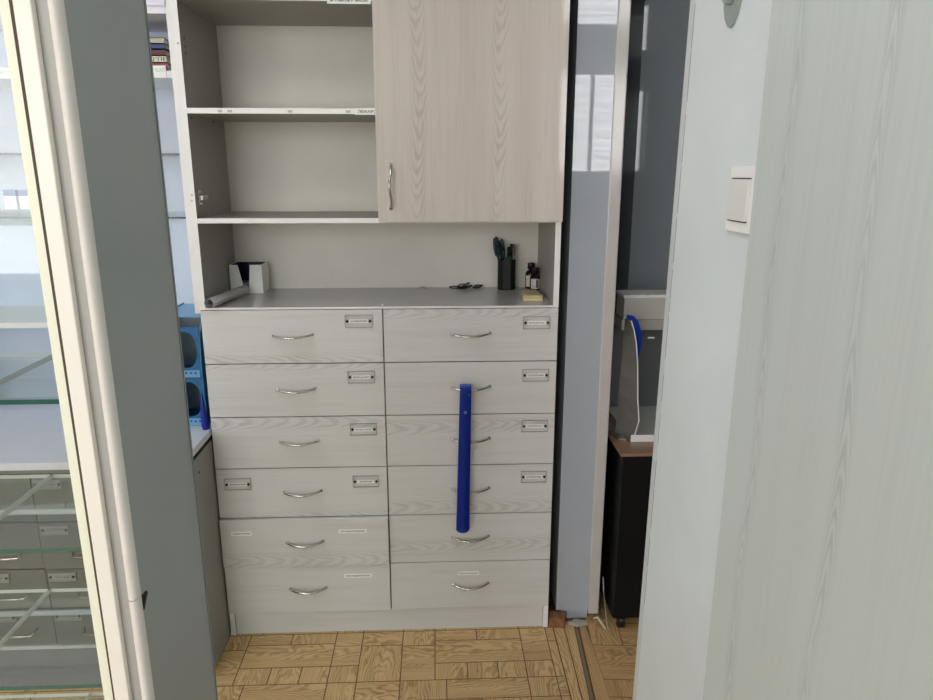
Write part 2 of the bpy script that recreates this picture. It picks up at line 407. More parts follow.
# text strips on shelf edges
def strip(name, s, x0, x1, z0, z1, y, h, parent, wd=None, m=m_paper, xc=None):
    bm = nb(); box(bm, x0, x1, y-.0008, y, z0, z1)
    if s: text(bm, s, (x0+x1)/2 if xc is None else xc, y-.0011, (z0+z1)/2, h, wd, bold=.015)
    return obj(name, bm, [m, m_ink], parent)
strip('shelf_label', 'ЛЕКАРСТВА', -.553, -.494, 1.5575, 1.5735, 0, .0075, cab, .072, xc=-.5085)
strip('shelf_label', 'ВИТАМИНЫ И МАСЛА', -.612, -.503, 1.8225, 1.841, 0, .0085, cab, .094)
# hinge plate and screw holes left on the inside of the side panel
bm = nb()
box(bm, -.984, -.9815, .026, .040, 1.322, 1.366); box(bm, -.984, -.972, .028, .072, 1.338, 1.350)
for dz in (-.016, .016): tube(bm, [(-.984, .033, 1.344+dz), (-.976, .033, 1.344+dz)], .0065, 12)
tube(bm, [(-.984, .066, 1.344), (-.970, .066, 1.344)], .006, 12)
obj('hinge_plate', bm, m_steel, cab, .0008)
bm = nb()
for (y_, z_, r_) in ((.03, 1.744, .003), (.032, 1.725, .0035), (.032, 1.708, .003), (.03, 1.55, .004), (.22, 1.552, .004)):
    bm = nb(); tube(bm, [(-.984, y_, z_), (-.9835, y_, z_)], r_, 8); obj('screw_hole', bm, m_dark, cab)
m_adh = mat('grey_adhesive', s2l(196, 192, 182), .6)
for (x_, z_) in ((-.991, 1.352), (-.993, 1.337), (-.99, 1.727)): bx('adhesive_mark', m_adh, cab, x_-.003, x_+.002, -.0004, 0, z_-.002, z_+.003)
for x_ in (-.90, -.875, -.72, -.57): bx('adhesive_mark', m_adh, cab, x_-.006, x_+.006, -.0004, 0, 1.562, 1.568)

# twelve drawers
ZB = [1.041, .885, .7252, .5655, .4058, .2437, .0800]
TXL = [('АНТИБИОТИКИ', 1), ('МАЗИ и ЖКТ', 1), ('МАЗИ и ГЕЛИ', 1), ('ДИУРЕТИКИ', 1), ('УСПОКОИТЕЛЬНЫЕ', 0), ('ПРОТИВОВИРУСНЫЕ', 0)]
TXR = [('НЕЙРОЛЕПТИКИ', 1), ('УСПОКОИТЕЛЬНЫЕ', 1), ('АНТИДЕПРЕССАНТ', 1), ('СНОТВОРНЫЕ', 1), None, ('ПСИХОТРОПНЫЙ', 0)]
GR = [[(.0, .89), (.9, .885), (.3, .71), (.5, .40), (.2, .262), (1.7, .255)], [(.1, 1.03), (.7, 1.3), (.1, .69), (.5, .43), (.8, .30), (.4, .02)]]
def holder(d, xc, zc, s, y):
    bm = nb(); w2, h2 = .0375, .0172
    box(bm, xc-w2, xc+w2, y-.0032, y-.0012, zc-h2, zc+h2)
    e = .0007
    for b_ in ((xc-w2-e, xc+w2+e, zc+h2, zc+h2+e), (xc-w2-e, xc+w2+e, zc-h2-e, zc-h2), (xc-w2-e, xc-w2, zc-h2, zc+h2), (xc+w2, xc+w2+e, zc-h2, zc+h2)):
        box(bm, b_[0], b_[1], y-.0034, y, b_[2], b_[3], 1)
    h_ = obj('label_holder', bm, [m_acryl, m_acedge], d)
    strip('label_slip', s, xc-.0265, xc+.0265, zc-.0050, zc+.0062, y-.0034, .0052, d, .045 if len(s) > 9 else .036)
    for sx in (-1, 1):
        bm = nb(); disc_y(bm, xc+sx*.0318, y-.0032, zc+.0005, .0036, .003); obj('screw', bm, m_ink, d)
for col, (x0, x1, TX) in enumerate(((-1.0, -.4972, TXL), (-.4950, 0., TXR))):
    for k in range(6):
        zt, zb = ZB[k]-.0015, ZB[k+1]+.0015
        y = 0.
        if col == 0 and k == 4: y = -.010
        if col == 0 and k == 5: y = -.003
        bm = nb(); box(bm, x0+.0008, x1-.0005, y, y+.016, zb, zt)
        d = obj('drawer', bm, m_drawer, cab, .0008)
        gu, gv = GR[col][k]; d['grain'] = (gu, gv, col*7.+k)
        xc = -.749 if col == 0 else -.248
        zc = (ZB[k]+ZB[k+1])/2+.004
        obj('handle', bow((xc-.0545, y, zc-.001), (xc+.0545, y, zc+.002), .022, .0054, .0070), m_chrome, d)
        if TX[k]:
            s, hold = TX[k]; zl = (1.0065, .843, .684, .519, .361, .205)[k] if col == 0 else (.998, .8425, .6865, .5245, 0, .2035)[k]
            if hold: holder(d, (-.5635 if col == 0 else -.0615)+(.001*k), zl, s, y)
            else:
                a, b = {(0, 4): (-.647, -.563), (0, 5): (-.638, -.553), (1, 5): (-.287, -.221)}[(col, k)]
                strip('label_slip', s, a, b, zl-.0065, zl+.0065, y, .0052, d, (b-a)*.86, m_paper)
        if (col, k) == (0, 3): holder(d, -.937, .517, '- - - - - - - - -', y)
        if (col, k) == (0, 4): strip('label_slip', 'СПЕЦИАЛЬНЫЕ', -.967, -.906, .353, .367, y, .0052, d, .052, m_paper)

# ================================================================ THINGS IN THE NICHE
Z0 = 1.0475
t = thing('memo_holder', 'white plastic memo holder with dark blue inside at left end of niche', 'memo holder', (-.93, .275, Z0))
bm = nb(); th = .003; a0, a1, b0, b1, z1 = -.9795, -.880, .235, .32, Z0+.088
box(bm, a0, a0+th, b0, b1, Z0, z1); box(bm, a1-th, a1, b0, b1, Z0, z1); box(bm, a0+th, a1-th, b1-th, b1, Z0, z1); box(bm, a0+th, a1-th, b0+th, b1-th, Z0, Z0+.003)
prism(bm, [(a0+th, Z0), (a0+.0445, Z0), (a0+.026, z1), (a0+th, z1)], 'Y', b0, b0+th)
prism(bm, [(a0+.055, Z0), (a1-th, Z0), (a1-th, z1), (a0+.063, z1)], 'Y', b0, b0+th)
obj('box', bm, m_paper, t, .0006)
bm = nb(); e = .0008
box(bm, a0+th, a0+th+e, b0+th, b1-th, Z0+.003, z1-.001); box(bm, a1-th-e, a1-th, b0+th, b1-th, Z0+.003, z1-.001); box(bm, a0+th+e, a1-th-e, b1-th-e, b1-th, Z0+.003, z1-.001)
obj('lining', bm, m_navy, t)
bm = nb(); box(bm, -.965, -.90, .245, .305, Z0+.0032, Z0+.03)
tag(obj('note_stack', bm, mat('grey_notes', s2l(120, 118, 104), .7), None, .001, at=(-.93, .27, Z0)), 'small stack of grey notes inside the white memo holder', 'notes')

bm = nb()      # rolled sheet: a spiral shell lying along the left side panel
p0, p1 = Vector((-.967, -.020, Z0+.0156)), Vector((-.930, .212, Z0+.0156)); ax = (p1-p0).normalized(); sd = ax.cross(Vector((0, 0, 1))).normalized()
N = 34; ring = []
for i in range(N+1):
    th_ = i/N*2*PI*1.6; r_ = .0150-.0038*i/N
    ring.append((math.cos(th_)*r_, math.sin(th_)*r_))
V = [[bm.verts.new(p+sd*a+Vector((0, 0, 1))*b) for a, b in ring] for p in (p0, p1)]
for i in range(N):
    q = bm.faces.new((V[0][i], V[0][i+1], V[1][i+1], V[1][i])); q.smooth = True
bmesh.ops.solidify(bm, geom=bm.faces[:], thickness=.0007)
tag(obj('paper_roll', bm, m_paper, None, at=(-.95, .1, Z0)), 'rolled sheet of white paper lying by the left side of the niche', 'paper roll')

# black pen pot with things in it
px, py = -.121, .285
bm = nb(); prof = []
R1 = .0285
pts = [(px+R1*math.cos(PI/8+k*PI/4)*1.05, py+R1*math.sin(PI/8+k*PI/4)) for k in range(8)]
pin = [(px+(R1-.002)*math.cos(PI/8+k*PI/4)*1.05, py+(R1-.002)*math.sin(PI/8+k*PI/4)) for k in range(8)]
vo = [[bm.verts.new((*p, z)) for p in q] for q, z in ((pts, Z0), (pts, Z0+.096), (pin, Z0+.096), (pin, Z0+.003))]
for A, B2 in zip(vo, vo[1:]):
    for k in range(8): bm.faces.new((A[k], A[(k+1) % 8], B2[(k+1) % 8], B2[k]))
bm.faces.new(vo[0][::-1]); bm.faces.new(vo[3])
tag(obj('pencil_holder', bm, m_black, None, .0008, at=(px, py, Z0)), 'black faceted pencil holder at the right of the niche', 'pencil holder')
m_teal = mat('dark_teal_plastic', s2l(14, 38, 46), .3); m_green = mat('green_plastic', s2l(16, 92, 58), .4)
t = thing('scissors', 'dark teal scissors handle up in the black pencil holder', 'scissors', (px-.016, py, Z0+.02))
for sgn, top in ((-1, .168), (1, .158)):
    bm = nb(); c = Vector((px-.024+sgn*.009, py+.006*sgn, Z0+top-.032)); pts = []
    for k in range(17):
        a = 2*PI*k/16; pts.append(c+Vector((.0052*math.cos(a)-.010*math.sin(a)*.35, 0, .029*math.sin(a))))
    tube(bm, pts, .0052, 8)
    tube(bm, [c+Vector((.003, 0, -.026)), c+Vector((.010-.004*sgn, 0, -.055))], .0045, 8)
    obj('handle', bm, m_teal, t)
bm = nb(); prism(bm, [(px-.019, Z0+.09), (px-.005, Z0+.09), (px-.006, Z0+.012)], 'Y', py-.001, py+.001); obj('blade', bm, m_steel, t)
def pen(name, x, y, lean, top, m, mc, lab, cat, rad=.0042, grp=None):
    t = thing(name, lab, cat, (x, y, Z0+.004), grp)
    b0, b1 = Vector((x, y, Z0+.006)), Vector((x+lean[0], y+lean[1], Z0+top))
    bm = nb(); tube(bm, [b0, b0.lerp(b1, .04), b0.lerp(b1, .75), b1], [rad*.3, rad, rad, rad*.9], 10); obj('barrel', bm, m, t)
    bm = nb(); tube(bm, [b0.lerp(b1, .76), b0.lerp(b1, 1.005)], [rad*1.15, rad*1.15], 10)
    q0, q1 = b0.lerp(b1, .8)+Vector((0, -rad*1.6, 0)), b0.lerp(b1, .98)+Vector((0, -rad*1.6, 0)); tube(bm, [q0, q1], .0012, 6)
    obj('cap', bm, mc, t)
pen('pen', px+.004, py-.006, (.002, 0), .135, m_black, m_black, 'dark pen upright beside the scissors in the pencil holder', 'pen')
pen('marker', px+.008, py+.008, (.010, .002), .142, m_black, m_teal, 'thick dark marker leaning right in the pencil holder', 'marker', .006)
pen('pen', px+.018, py-.002, (.006, .002), .140, mat('clear_barrel', s2l(150, 148, 142), .2), mat('grey_cap', s2l(120, 116, 110), .3), 'grey clear-barrelled pen, rightmost in the pencil holder', 'pen', .0038)
bm = nb(); lathe(bm, (px+.004, py-.012, Z0+.072), [(.0, 0), (.0125, 0), (.0125, .03), (.008, .032), (.0, .032)], 16)
tag(obj('green_cap', bm, m_green, None, at=(px+.004, py-.012, Z0+.072)), 'green plastic cap showing at the rim of the pencil holder', 'cap')

def bottle(x, y, s, lab, grp, front):
    t = thing('bottle', lab, 'bottle', (x, y, Z0), grp)
    bm = nb(); lathe(bm, (x, y, Z0), [(.0, 0), (.0145*s, 0), (.0165*s, .002), (.0165*s, .040*s), (.0145*s, .047*s), (.0075*s, .053*s), (.0075*s, .058*s), (0, .058*s)], 24)
    obj('glass_body', bm, mat('brown_glass', s2l(24, 18, 16), .12), t)
    bm = nb(); lathe(bm, (x, y, Z0+.056*s), [(0, 0), (.0105*s, 0), (.0105*s, .015*s), (.0095*s, .017*s), (0, .017*s)], 20)
    obj('cap', bm, m_black, t)
    bm = nb(); R_ = .0168*s; n = 12; a0, a1 = math.radians(-150), math.radians(-30 if front else -100)
    vs = [[bm.verts.new((x+R_*math.cos(a0+(a1-a0)*k/n), y+R_*math.sin(a0+(a1-a0)*k/n), Z0+z)) for k in range(n+1)] for z in (.006*s, .038*s)]
    for k in range(n):
        q = bm.faces.new((vs[0][k], vs[0][k+1], vs[1][k+1], vs[1][k])); q.smooth = True; q.material_index = 0
    if front:
        box(bm, x+.0005, x+.008, y-R_-.0006, y-R_+.001, Z0+.010, Z0+.034, 1)
    obj('label', bm, [m_cream, mat('grey_print', s2l(96, 96, 90), .7)], t)
bottle(-.040, .300, 1.12, 'dark brown bottle, left and taller of the two by the niche side', None, False)
bottle(-.0275-.004, .262, .98, 'dark brown bottle with a white label, in front of the other', None, True)

t = thing('soap_box', 'small cream rectangular case on the worktop before the bottles', 'case', (-.068, .13, Z0))
bm = nb(); prism(bm, [(-.093, .070), (-.034, .070), (-.039, .175), (-.088, .175)], 'Z', Z0, Z0+.008); obj('base', bm, mat('cream_plastic', s2l(222, 208, 160), .4), t, .002)
bm = nb(); prism(bm, [(-.0925, .0705), (-.0345, .0705), (-.0395, .1745), (-.0875, .1745)], 'Z', Z0+.0088, Z0+.016); obj('lid', bm, mat('cream_plastic_lid', s2l(206, 192, 146), .4), t, .002)
# tangle of small dark metal bits
def loops(name, spots, lab):
    bm = nb()
    for (x, y, rx, rz, tilt) in spots:
        pts = [(x+rx*math.cos(a), y+rx*.5*math.sin(a)*math.cos(tilt), Z0+.0022+rz*(1+math.sin(a+tilt))) for a in [2*PI*k/14 for k in range(15)]]
        tube(bm, pts, .0018, 6)
    return tag(obj(name, bm, mat('oxidised_metal', s2l(44, 48, 42), .4, .6), None, at=(spots[0][0], spots[0][1], Z0)), lab, 'metal clips')
loops('wire_clips', [(-.285, .305, .018, .0015, 0), (-.265, .30, .011, .006, .6), (-.25, .308, .012, .008, 1.2), (-.242, .298, .012, .004, 2.), (-.262, .295, .016, .002, 2.6)], 'small tangle of dark wire clips left of the pencil holder')
loops('wire_clips', [(-.212, .303, .012, .004, .4), (-.204, .298, .009, .005, 1.7), (-.22, .30, .007, .003, 2.4)], 'small knot of dark wire clips next to the pencil holder')
bm = nb(); tube(bm, [(-.40, .312, Z0+.002), (-.39, .309, Z0+.005), (-.378, .311, Z0+.002)], .0016, 6); tube(bm, [(-.392, .309, Z0+.0016), (-.386, .302, Z0+.002)], .0016, 6)
tag(obj('bent_pin', bm, m_steel, None, at=(-.39, .31, Z0)), 'tiny bent pin at the back of the worktop, middle', 'pin')
bm = nb(); lathe(bm, (-.497, .012, Z0), [(0, 0), (.0035, 0), (.0025, .004), (.0, .006)], 10)
tag(obj('push_pin', bm, m_paper, None, at=(-.497, .012, Z0)), 'tiny white pin at the front edge of the worktop', 'pin')

# blue shoehorn hanging on the second right-hand drawer
bm = nb(); N = 26; rows = []
for i in range(N+1):
    t_ = i/N; z = .8155-t_*.452
    half = .0165+.0035*t_
    xc = -.2645-.0085*t_
    cup = .003+.006*t_
    ang = [-1+2*j/10 for j in range(11)]
    zz = lambda a: z+(0 if t_ < .96 else .007*abs(a)**4*(t_-.96)/.04)
    yb = -.037+.004*math.sin(t_*PI)
    rows.append([bm.verts.new((xc+half*a, yb+cup*(a*a)*.8-.003, zz(a))) for a in ang])
for A, B2 in zip(rows, rows[1:]):
    for j in range(10):
        q = bm.faces.new((A[j], A[j+1], B2[j+1], B2[j])); q.smooth = True
bmesh.ops.solidify(bm, geom=bm.faces[:], thickness=.0028)
t = thing('shoehorn', 'long cobalt blue plastic shoehorn hanging down the right-hand drawers', 'shoehorn', (-.268, -.035, .365))
obj('blade', bm, m_blue, t)
bm = nb(); tube(bm, [(-.2645, -.040, .812), (-.2645, -.036, .8195), (-.2645, -.022, .821), (-.2645, -.014, .814), (-.2645, -.012, .80)], [.010]*5, 8, sq=.16, flat=(1, 0, 0)) if False else None
for dx in (0,):
    prism(bm, [(-.0385, .809), (-.0385, .817), (-.034, .8215), (-.012, .8215), (-.008, .817), (-.008, .80), (-.011, .80), (-.011, .816), (-.014, .8185), (-.0325, .8185), (-.0355, .815), (-.0355, .809)], 'X', -.2805, -.2485)
obj('hook', bm, m_blue, t, .0008)
bm = nb(); disc_y(bm, -.2655, -.0385, .745, .0046, .0022, 16); obj('rivet', bm, mat('grey_rivet', s2l(120, 140, 190), .3), t)
bm = nb(); disc_y(bm, -.255, -.0385, .797, .0018, .0016, 10); obj('rivet', bm, mat('light_rivet', s2l(150, 165, 205), .3), t)

# wood block and plaster rubble at the foot of the pier
bm = nb(); prism(bm, [(.004, -.002), (.052, -.006), (.066, .032), (.006, .036)], 'Z', 0.0005, .036)
tag(obj('wood_block', bm, m_brownwood, None, .0015, at=(.03, .01, 0)), 'small reddish brown wood block between cabinet foot and blue pier', 'wood block')
def rubble(name, x, y, s, sy, sz, lab, m, seed):
    random.seed(seed); bm = nb(); bmesh.ops.create_icosphere(bm, subdivisions=3, radius=1)
    for v in bm.verts:
        k = 1+.22*math.sin(5*v.co.x+seed)*math.cos(4*v.co.y-seed)+random.uniform(-.07, .07)
        v.co = Vector((x+v.co.x*s*k, y+v.co.y*sy*k, max(.0006, sz*.75+v.co.z*sz*k)))
    return tag(obj(name, bm, m, None, at=(x, y, 0)), lab, 'rubble')
m_plaster = mat('broken_plaster', s2l(176, 170, 158), .9)
rubble('plaster_rubble', .105, .012, .032, .016, .008, 'low grey heap of broken plaster along foot of blue pier', m_plaster, 3)
t = tag(obj('torn_strip', (lambda bm: (tube(bm, [(.150, .012, .022), (.160, .005, .030), (.170, -.002, .018), (.182, -.022, .004)], [.005, .006, .005, .003], 8, sq=.3), bm)[1])(nb()), m_cream, None, at=(.165, 0, 0)), 'torn curling strip of pale lining at pier corner', 'torn strip')

# switch and oval hook on the right wall
t = thing('light_switch', 'white rocker light switch on the pale blue right wall', 'light switch', (WX, -1.05, 1.37))
fy, fz = -.945, 1.422
def wallprism(bm, y0, y1, z0, z1, x, th, sh=.0, mi=0):
    prism(bm, [(y0, z0), (y0+sh, z1), (y1+sh, z1), (y1, z0)], 'X', x-th, x, mi)
Y1, Y0 = -.942, -1.028
bm = nb(); wallprism(bm, Y0, Y1, 1.335, 1.424, WX, .008, -.004); obj('frame', bm, m_paper, t, .002)
bm = nb(); wallprism(bm, Y0+.016, Y1-.014, 1.350, 1.408, WX-.0078, .003, -.003); obj('gap', bm, m_ink, t)
bm = nb(); wallprism(bm, Y0+.014, Y1-.012, 1.3515, 1.4065, WX-.0078, .005, -.003); obj('rocker', bm, mat('rocker_white', s2l(232, 233, 230), .35), t, .001)
t = thing('wall_hook', 'grey oval metal plate with round knob high on the right wall', 'wall hook', (WX, -.86, 1.66))
HY, HZ = -.885, 1.668
bm = nb(); pts = [(HY+.031*math.cos(a)*(1 if math.sin(a) > -.8 else .9), HZ+.056*math.sin(a)) for a in [2*PI*k/24 for k in range(24)]]
prism(bm, pts, 'X', WX-.004, WX); obj('plate', bm, mat('painted_metal', s2l(160, 174, 172), .35, .2), t, .001)
bm = nb(); tube(bm, [(WX-.003, HY, HZ-.018), (WX-.012, HY, HZ-.018), (WX-.016, HY, HZ-.018)], [.008, .008, .005], 16); obj('knob', bm, mat('painted_knob', s2l(172, 184, 182), .3, .2), t)

# ================================================================ GLASS SHOWCASE AT THE LEFT EDGE
sh = thing('glass_showcase', 'white framed glass showcase with grey side panel filling the left edge', 'showcase', (-1.0, -1.2, 0))
YF = -1.300; TOP = 1.95
bm = nb()
box(bm, -.6835, -.669, YF-.006, YF+.007, .03, TOP); box(bm, -1.45, -.669, YF-.005, YF+.02, TOP, TOP+.03)
obj('frame', bm, m_white, sh, .001)
bm = nb(); box(bm, -.669, -.659, YF+.001, YF+.007, .03, TOP); obj('groove', bm, mat('groove_grey', s2l(170, 170, 166), .5), sh)
for z0, z1 in ((.03, .998), (.999, TOP)):
    bm = nb(); n = 10
    pts = [(-.659, YF+.007), (-.659, YF+.004)]+[(-.6535-.0055*math.cos(PI*k/n), YF+.004-.009*math.sin(PI*k/n)) for k in range(n+1)]+[(-.6485, YF+.007)]
    fs = prism(bm, pts[:2]+pts[3:], 'Z', z0, z1)
    obj('edge_moulding', bm, mat('moulding_white', s2l(230, 226, 221), .4), sh)
bm = nb(); fs = box(bm, -.678, -.660, YF+.0075, -1.088, 0, TOP); obj('side_panel', bm, m_panel, sh, .0006)
bm = nb(); box(bm, -.679, -.6585, -1.0885, -1.086, 0, TOP); obj('edge_band', bm, mat('edge_band_grey', s2l(140, 146, 146), .4), sh)
bm = nb(); box(bm, -1.45, -1.434, YF, -1.088, 0, TOP); obj('side_panel', bm, m_panel, sh, .0006)
bm = nb(); fs = prism(bm, [(-.6600, .974), (-.6490, .978), (-.6435, .998), (-.6455, 1.0), (-.6600, .984)], 'Y', YF+.012, YF+.0076); obj('latch', bm, m_dark, sh, .0006)
dr = bx('door_bead', m_bead, sh, -.6955, -.6842, YF-.004, YF+.007, .05, TOP-.01, bevel=.001); dr['label'] = 'cream glazing bead'
bx('door_bead', m_bead, sh, -1.44, -.6955, YF-.004, YF+.012, .05, .065)
bm = nb(); prism(bm, [(-.6835, .05), (-.6835, TOP), (-.6872, TOP), (-.6841, .05)], 'Y', YF-.005, YF+.007); obj('gap_shade_strip', bm, mat('gap_shade_brown', s2l(74, 62, 46), .7), sh)  # dark strip painted in for the shaded gap between bead and frame
bx('door_pane', m_glass, sh, -1.43, -.6945, YF+.004, YF+.008, .06, TOP-.02)
ys0, ys1 = YF+.024, -1.092
for z in (1.374, 1.203, 1.043, .879, .715, .55):
    jx = {1.203: -.806, 1.043: -.836, .879: -.862}.get(z, -.83)
    for x0, x1 in ((-1.43, jx-.0015), (jx+.0015, -.680)):
        bm = nb(); fs = box(bm, x0, x1, ys0, ys1, z-.005, z); fs[2].material_index = 1; fs[3].material_index = 2; fs[0].material_index = 2; fs[1].material_index = 2
        obj('glass_shelf', bm, [m_shelfglass, m_gedge, m_pale], sh)
bx('base_board', m_white, sh, -1.434, -.678, YF+.02, -1.088, .03, .05)
bx('top_board', m_white, sh, -1.434, -.678, YF+.02, -1.088, TOP-.02, TOP)
for z in (.995, .848):
    bm = nb(); tube(bm, [(-1.43, -1.10, z), (-.80, -1.10, z), (-.785, -1.10, z-.002), (-.775, -1.10, z-.012)], .0035, 10); obj('reflection_bar', bm, mat('pale_reflection', s2l(210, 216, 218), .2), sh)  # pale bars added to draw the reflection lines behind the pane

# ================================================================ LEFT DRAWER COUNTER
lc = thing('drawer_counter', 'low grey drawer unit with white counter top beyond the showcase glass', 'drawer unit', (-1.45, .05, 0))
bx('worktop', m_counter, lc, -1.86, -1.0025, -.225, .34, .670, .690, bevel=.001)
bx('shadow_gap', m_dark, lc, -1.84, -1.006, -.19, .33, .655, .670)
bm = nb(); box(bm, -1.020, -1.0035, -.19, .335, 0, .655); obj('side_panel', bm, m_lside, lc, .0008)
bm = nb(); tube(bm, [(-1.0037, -.12, .61), (-1.0028, -.12, .61)], .004, 10); obj('screw_cap', bm, m_dark, lc)
bx('body', m_lside, lc, -1.84, -1.020, -.19, .335, .02, .655)
bx('plinth', m_lgrey, lc, -1.84, -1.0205, -.20, -.19, 0, .135)
bx('ledge', mat('light_ledge', s2l(188, 194, 192), .4), lc, -1.84, -1.0205, -.214, -.19, .131, .141)
ZL = [.648, .517, .378, .257, .142]
for c_, (x0, x1) in enumerate(((-1.803, -1.4045), (-1.4015, -1.021))):
    for k in range(4):
        d = bx('drawer', m_lgrey, lc, x0, x1, -.212-(0, .004, 0, .003)[k]*(c_ == 1), -.1905, ZL[k+1]+.002, ZL[k]-.002, bevel=.001)
        y = -.2165; zc = ZL[k+1]+.045; xm = x0+.165 if c_ == 0 else x0+.135
        if c_ == 0: xm = x1-.10
        bm = nb(); tube(bm, [(xm-.055, y+.004, zc+.010), (xm-.048, y-.018, zc), (xm+.048, y-.018, zc), (xm+.055, y+.004, zc+.010)], .0032, 8); obj('handle', bm, m_chrome, d)
        xl = x0+.043 if c_ else x1-.13; zl = ZL[k]-.022
        bm = nb(); box(bm, xl-.036, xl+.036, y-.002, y, zl-.013, zl+.013); obj('label_holder', bm, mat('dull_plate', s2l(140, 146, 143), .35), d, .0008)
        strip('label_slip', ('СЕРДЕЧНЫЕ', 'ЖЕЛУДОЧНЫЕ', 'ГЛАЗНЫЕ', 'АНАЛЬГИН')[k], xl-.024, xl+.024, zl-.004, zl+.006, y-.002, .005, d, .042, mat('slip_grey', s2l(152, 158, 156), .7))
        for s_ in (-1, 1):
            bm = nb(); disc_y(bm, xl+s_*.030, y-.002, zl+.001, .0035, .002); obj('screw', bm, m_ink, d)

# ================================================================ WALL SHELVES ABOVE THE COUNTER
ws = thing('shelf_unit', 'tall white shelf unit with glass shelves standing on the left counter', 'shelf unit', (-1.5, .2, .69))
bx('back_panel', m_bluewall, ws, -1.84, -1.034, .325, .34, .69, 2.3)
bx('upright', m_edge, ws, -1.034, -1.018, .06, .34, 1.02, 2.3)
bx('upright', m_edge, ws, -1.84, -1.824, .06, .34, .69, 2.3)
bx('shelf', mat('shelf_white', s2l(236, 238, 244), .4), ws, -1.824, -1.034, .06, .325, 1.652, 1.670)
bx('shelf', mat('shelf_top_white', s2l(236, 236, 246), .4), ws, -1.824, -1.034, .06, .325, 1.808, 1.826)
bx('fascia', mat('fascia_white', s2l(232, 230, 246), .4), ws, -1.824, -1.034, .055, .07, 1.826, 2.3)
bx('shelf', m_edge, ws, -1.824, -1.25, .06, .325, .982, .997)
for z in (1.461, 1.292):
    bm = nb(); fs = box(bm, -1.823, -1.035, .062, .324, z-.0055, z); fs[2].material_index = 1
    obj('glass_shelf', bm, [m_shelfglass, m_gedge2], ws)
bm = nb(); box(bm, -1.52, -1.425, .0585, .06, 1.648, 1.674); text(bm, 'ГЛАЗНЫЕ СРЕДСТВАМ', -1.476, .0582, 1.661, .009, .09); obj('shelf_label', bm, [m_paper, m_ink], ws)
bm = nb(); box(bm, -1.125, -1.048, .0575, .06, 1.652, 1.682); text(bm, 'АПТЕКА №', -1.083, .0572, 1.673, .004, .062); text(bm, 'адрес', -1.062, .0572, 1.668, .003, .026)
obj('shelf_label', bm, [m_paper, mat('green_ink', s2l(120, 200, 190), .7)], ws)
# five books lying in a stack: each its own thing
bz = 1.670
for (h_, colr, lab, ttl, inset) in ((.021, (150, 62, 82), 'dark red book, bottom of the stack on the white shelf', None, 0), (.0175, (226, 218, 196), 'cream book with black letters, second from stack bottom', "УЕШ\"ПЕ", .002),
                       (.0155, (84, 48, 44), 'dark brown book in the middle of the stack', None, .003), (.0135, (56, 64, 118), 'navy blue book, second from the top of the stack', None, .001), (.0155, (182, 178, 164), 'beige book, topmost of the stack on the white shelf', None, .004)):
    bt = thing('book', lab, 'book', (-1.15, .16, bz), 'books stacked on the white shelf')
    x0, x1, y0, y1 = -1.24, -1.046-inset, .068+inset, .265
    bm = nb(); box(bm, x0, x1, y0, y0+.002, bz+.0002, bz+h_-.0004); box(bm, x0, x1, y0, y1, bz+.0002, bz+.0018); box(bm, x0, x1, y0, y1, bz+h_-.002, bz+h_-.0004)
    if ttl: text(bm, ttl, -1.083, y0-.0003, bz+h_/2, .0105, .070)
    elif h_ > .015 and colr[0] < 160: box(bm, -1.098, -1.091, y0-.0004, y0, bz+.003, bz+h_-.004, 2)
    obj('cover', bm, [mat('book_cover', s2l(*colr), .5), m_ink, m_cream], bt)
    bm = nb(); box(bm, x0+.002, x1-.003, y0+.002, y1-.003, bz+.0019, bz+h_-.0021); obj('pages', bm, m_cream, bt)
    bz += h_
for i, (x, lab) in enumerate(((-1.545, 'small white medicine box with blue lid band, left one behind the glass'), (-1.505, 'small white medicine box with blue lid band, right one behind the glass'))):
    t = thing('medicine_box', lab, 'box', (x, .16, 1.292), 'medicine boxes on the glass shelf')
    bx('carton', m_paper, t, x-.016, x+.016, .14, .18, 1.2925, 1.358); bx('lid_band', mat('blue_band', s2l(120, 140, 190), .5), t, x-.0165, x+.0165, .1395, .1805, 1.346, 1.362)

# blue letter tray tower on the counter
m_lb = mat('translucent_blue', s2l(54, 132, 190), .25, Transmission_Weight=.35, Alpha=.9)
m_lb2 = mat('translucent_blue_light', s2l(120, 180, 226), .3, Alpha=.85)
m_lbd = mat('blue_side', s2l(40, 118, 165), .3)
lt = thing('letter_tray', 'light blue plastic letter tray tower on the white counter', 'letter tray', (-1.10, .15, .69))
zt_ = .992; XR, XL, YT = -1.018, -1.145, .030
sp_ = [(YT, .6902), (.28, .6902), (.28, zt_+.02), (YT+.10, zt_+.02), (YT+.03, zt_), (YT+.005, zt_-.03), (YT-.004, zt_-.12)]
bm = nb(); prism(bm, sp_, 'X', XR-.004, XR); obj('side_panel', bm, m_lbd, lt, .001)
bm = nb(); prism(bm, sp_, 'X', XL, XL+.004); obj('side_panel', bm, m_lbd, lt, .001)
bx('top_panel', m_lb2, lt, XL+.004, XR-.004, YT+.05, .28, zt_+.012, zt_+.016)
bx('back_panel', m_lb, lt, XL+.004, XR-.004, .276, .28, .6902, zt_+.012)
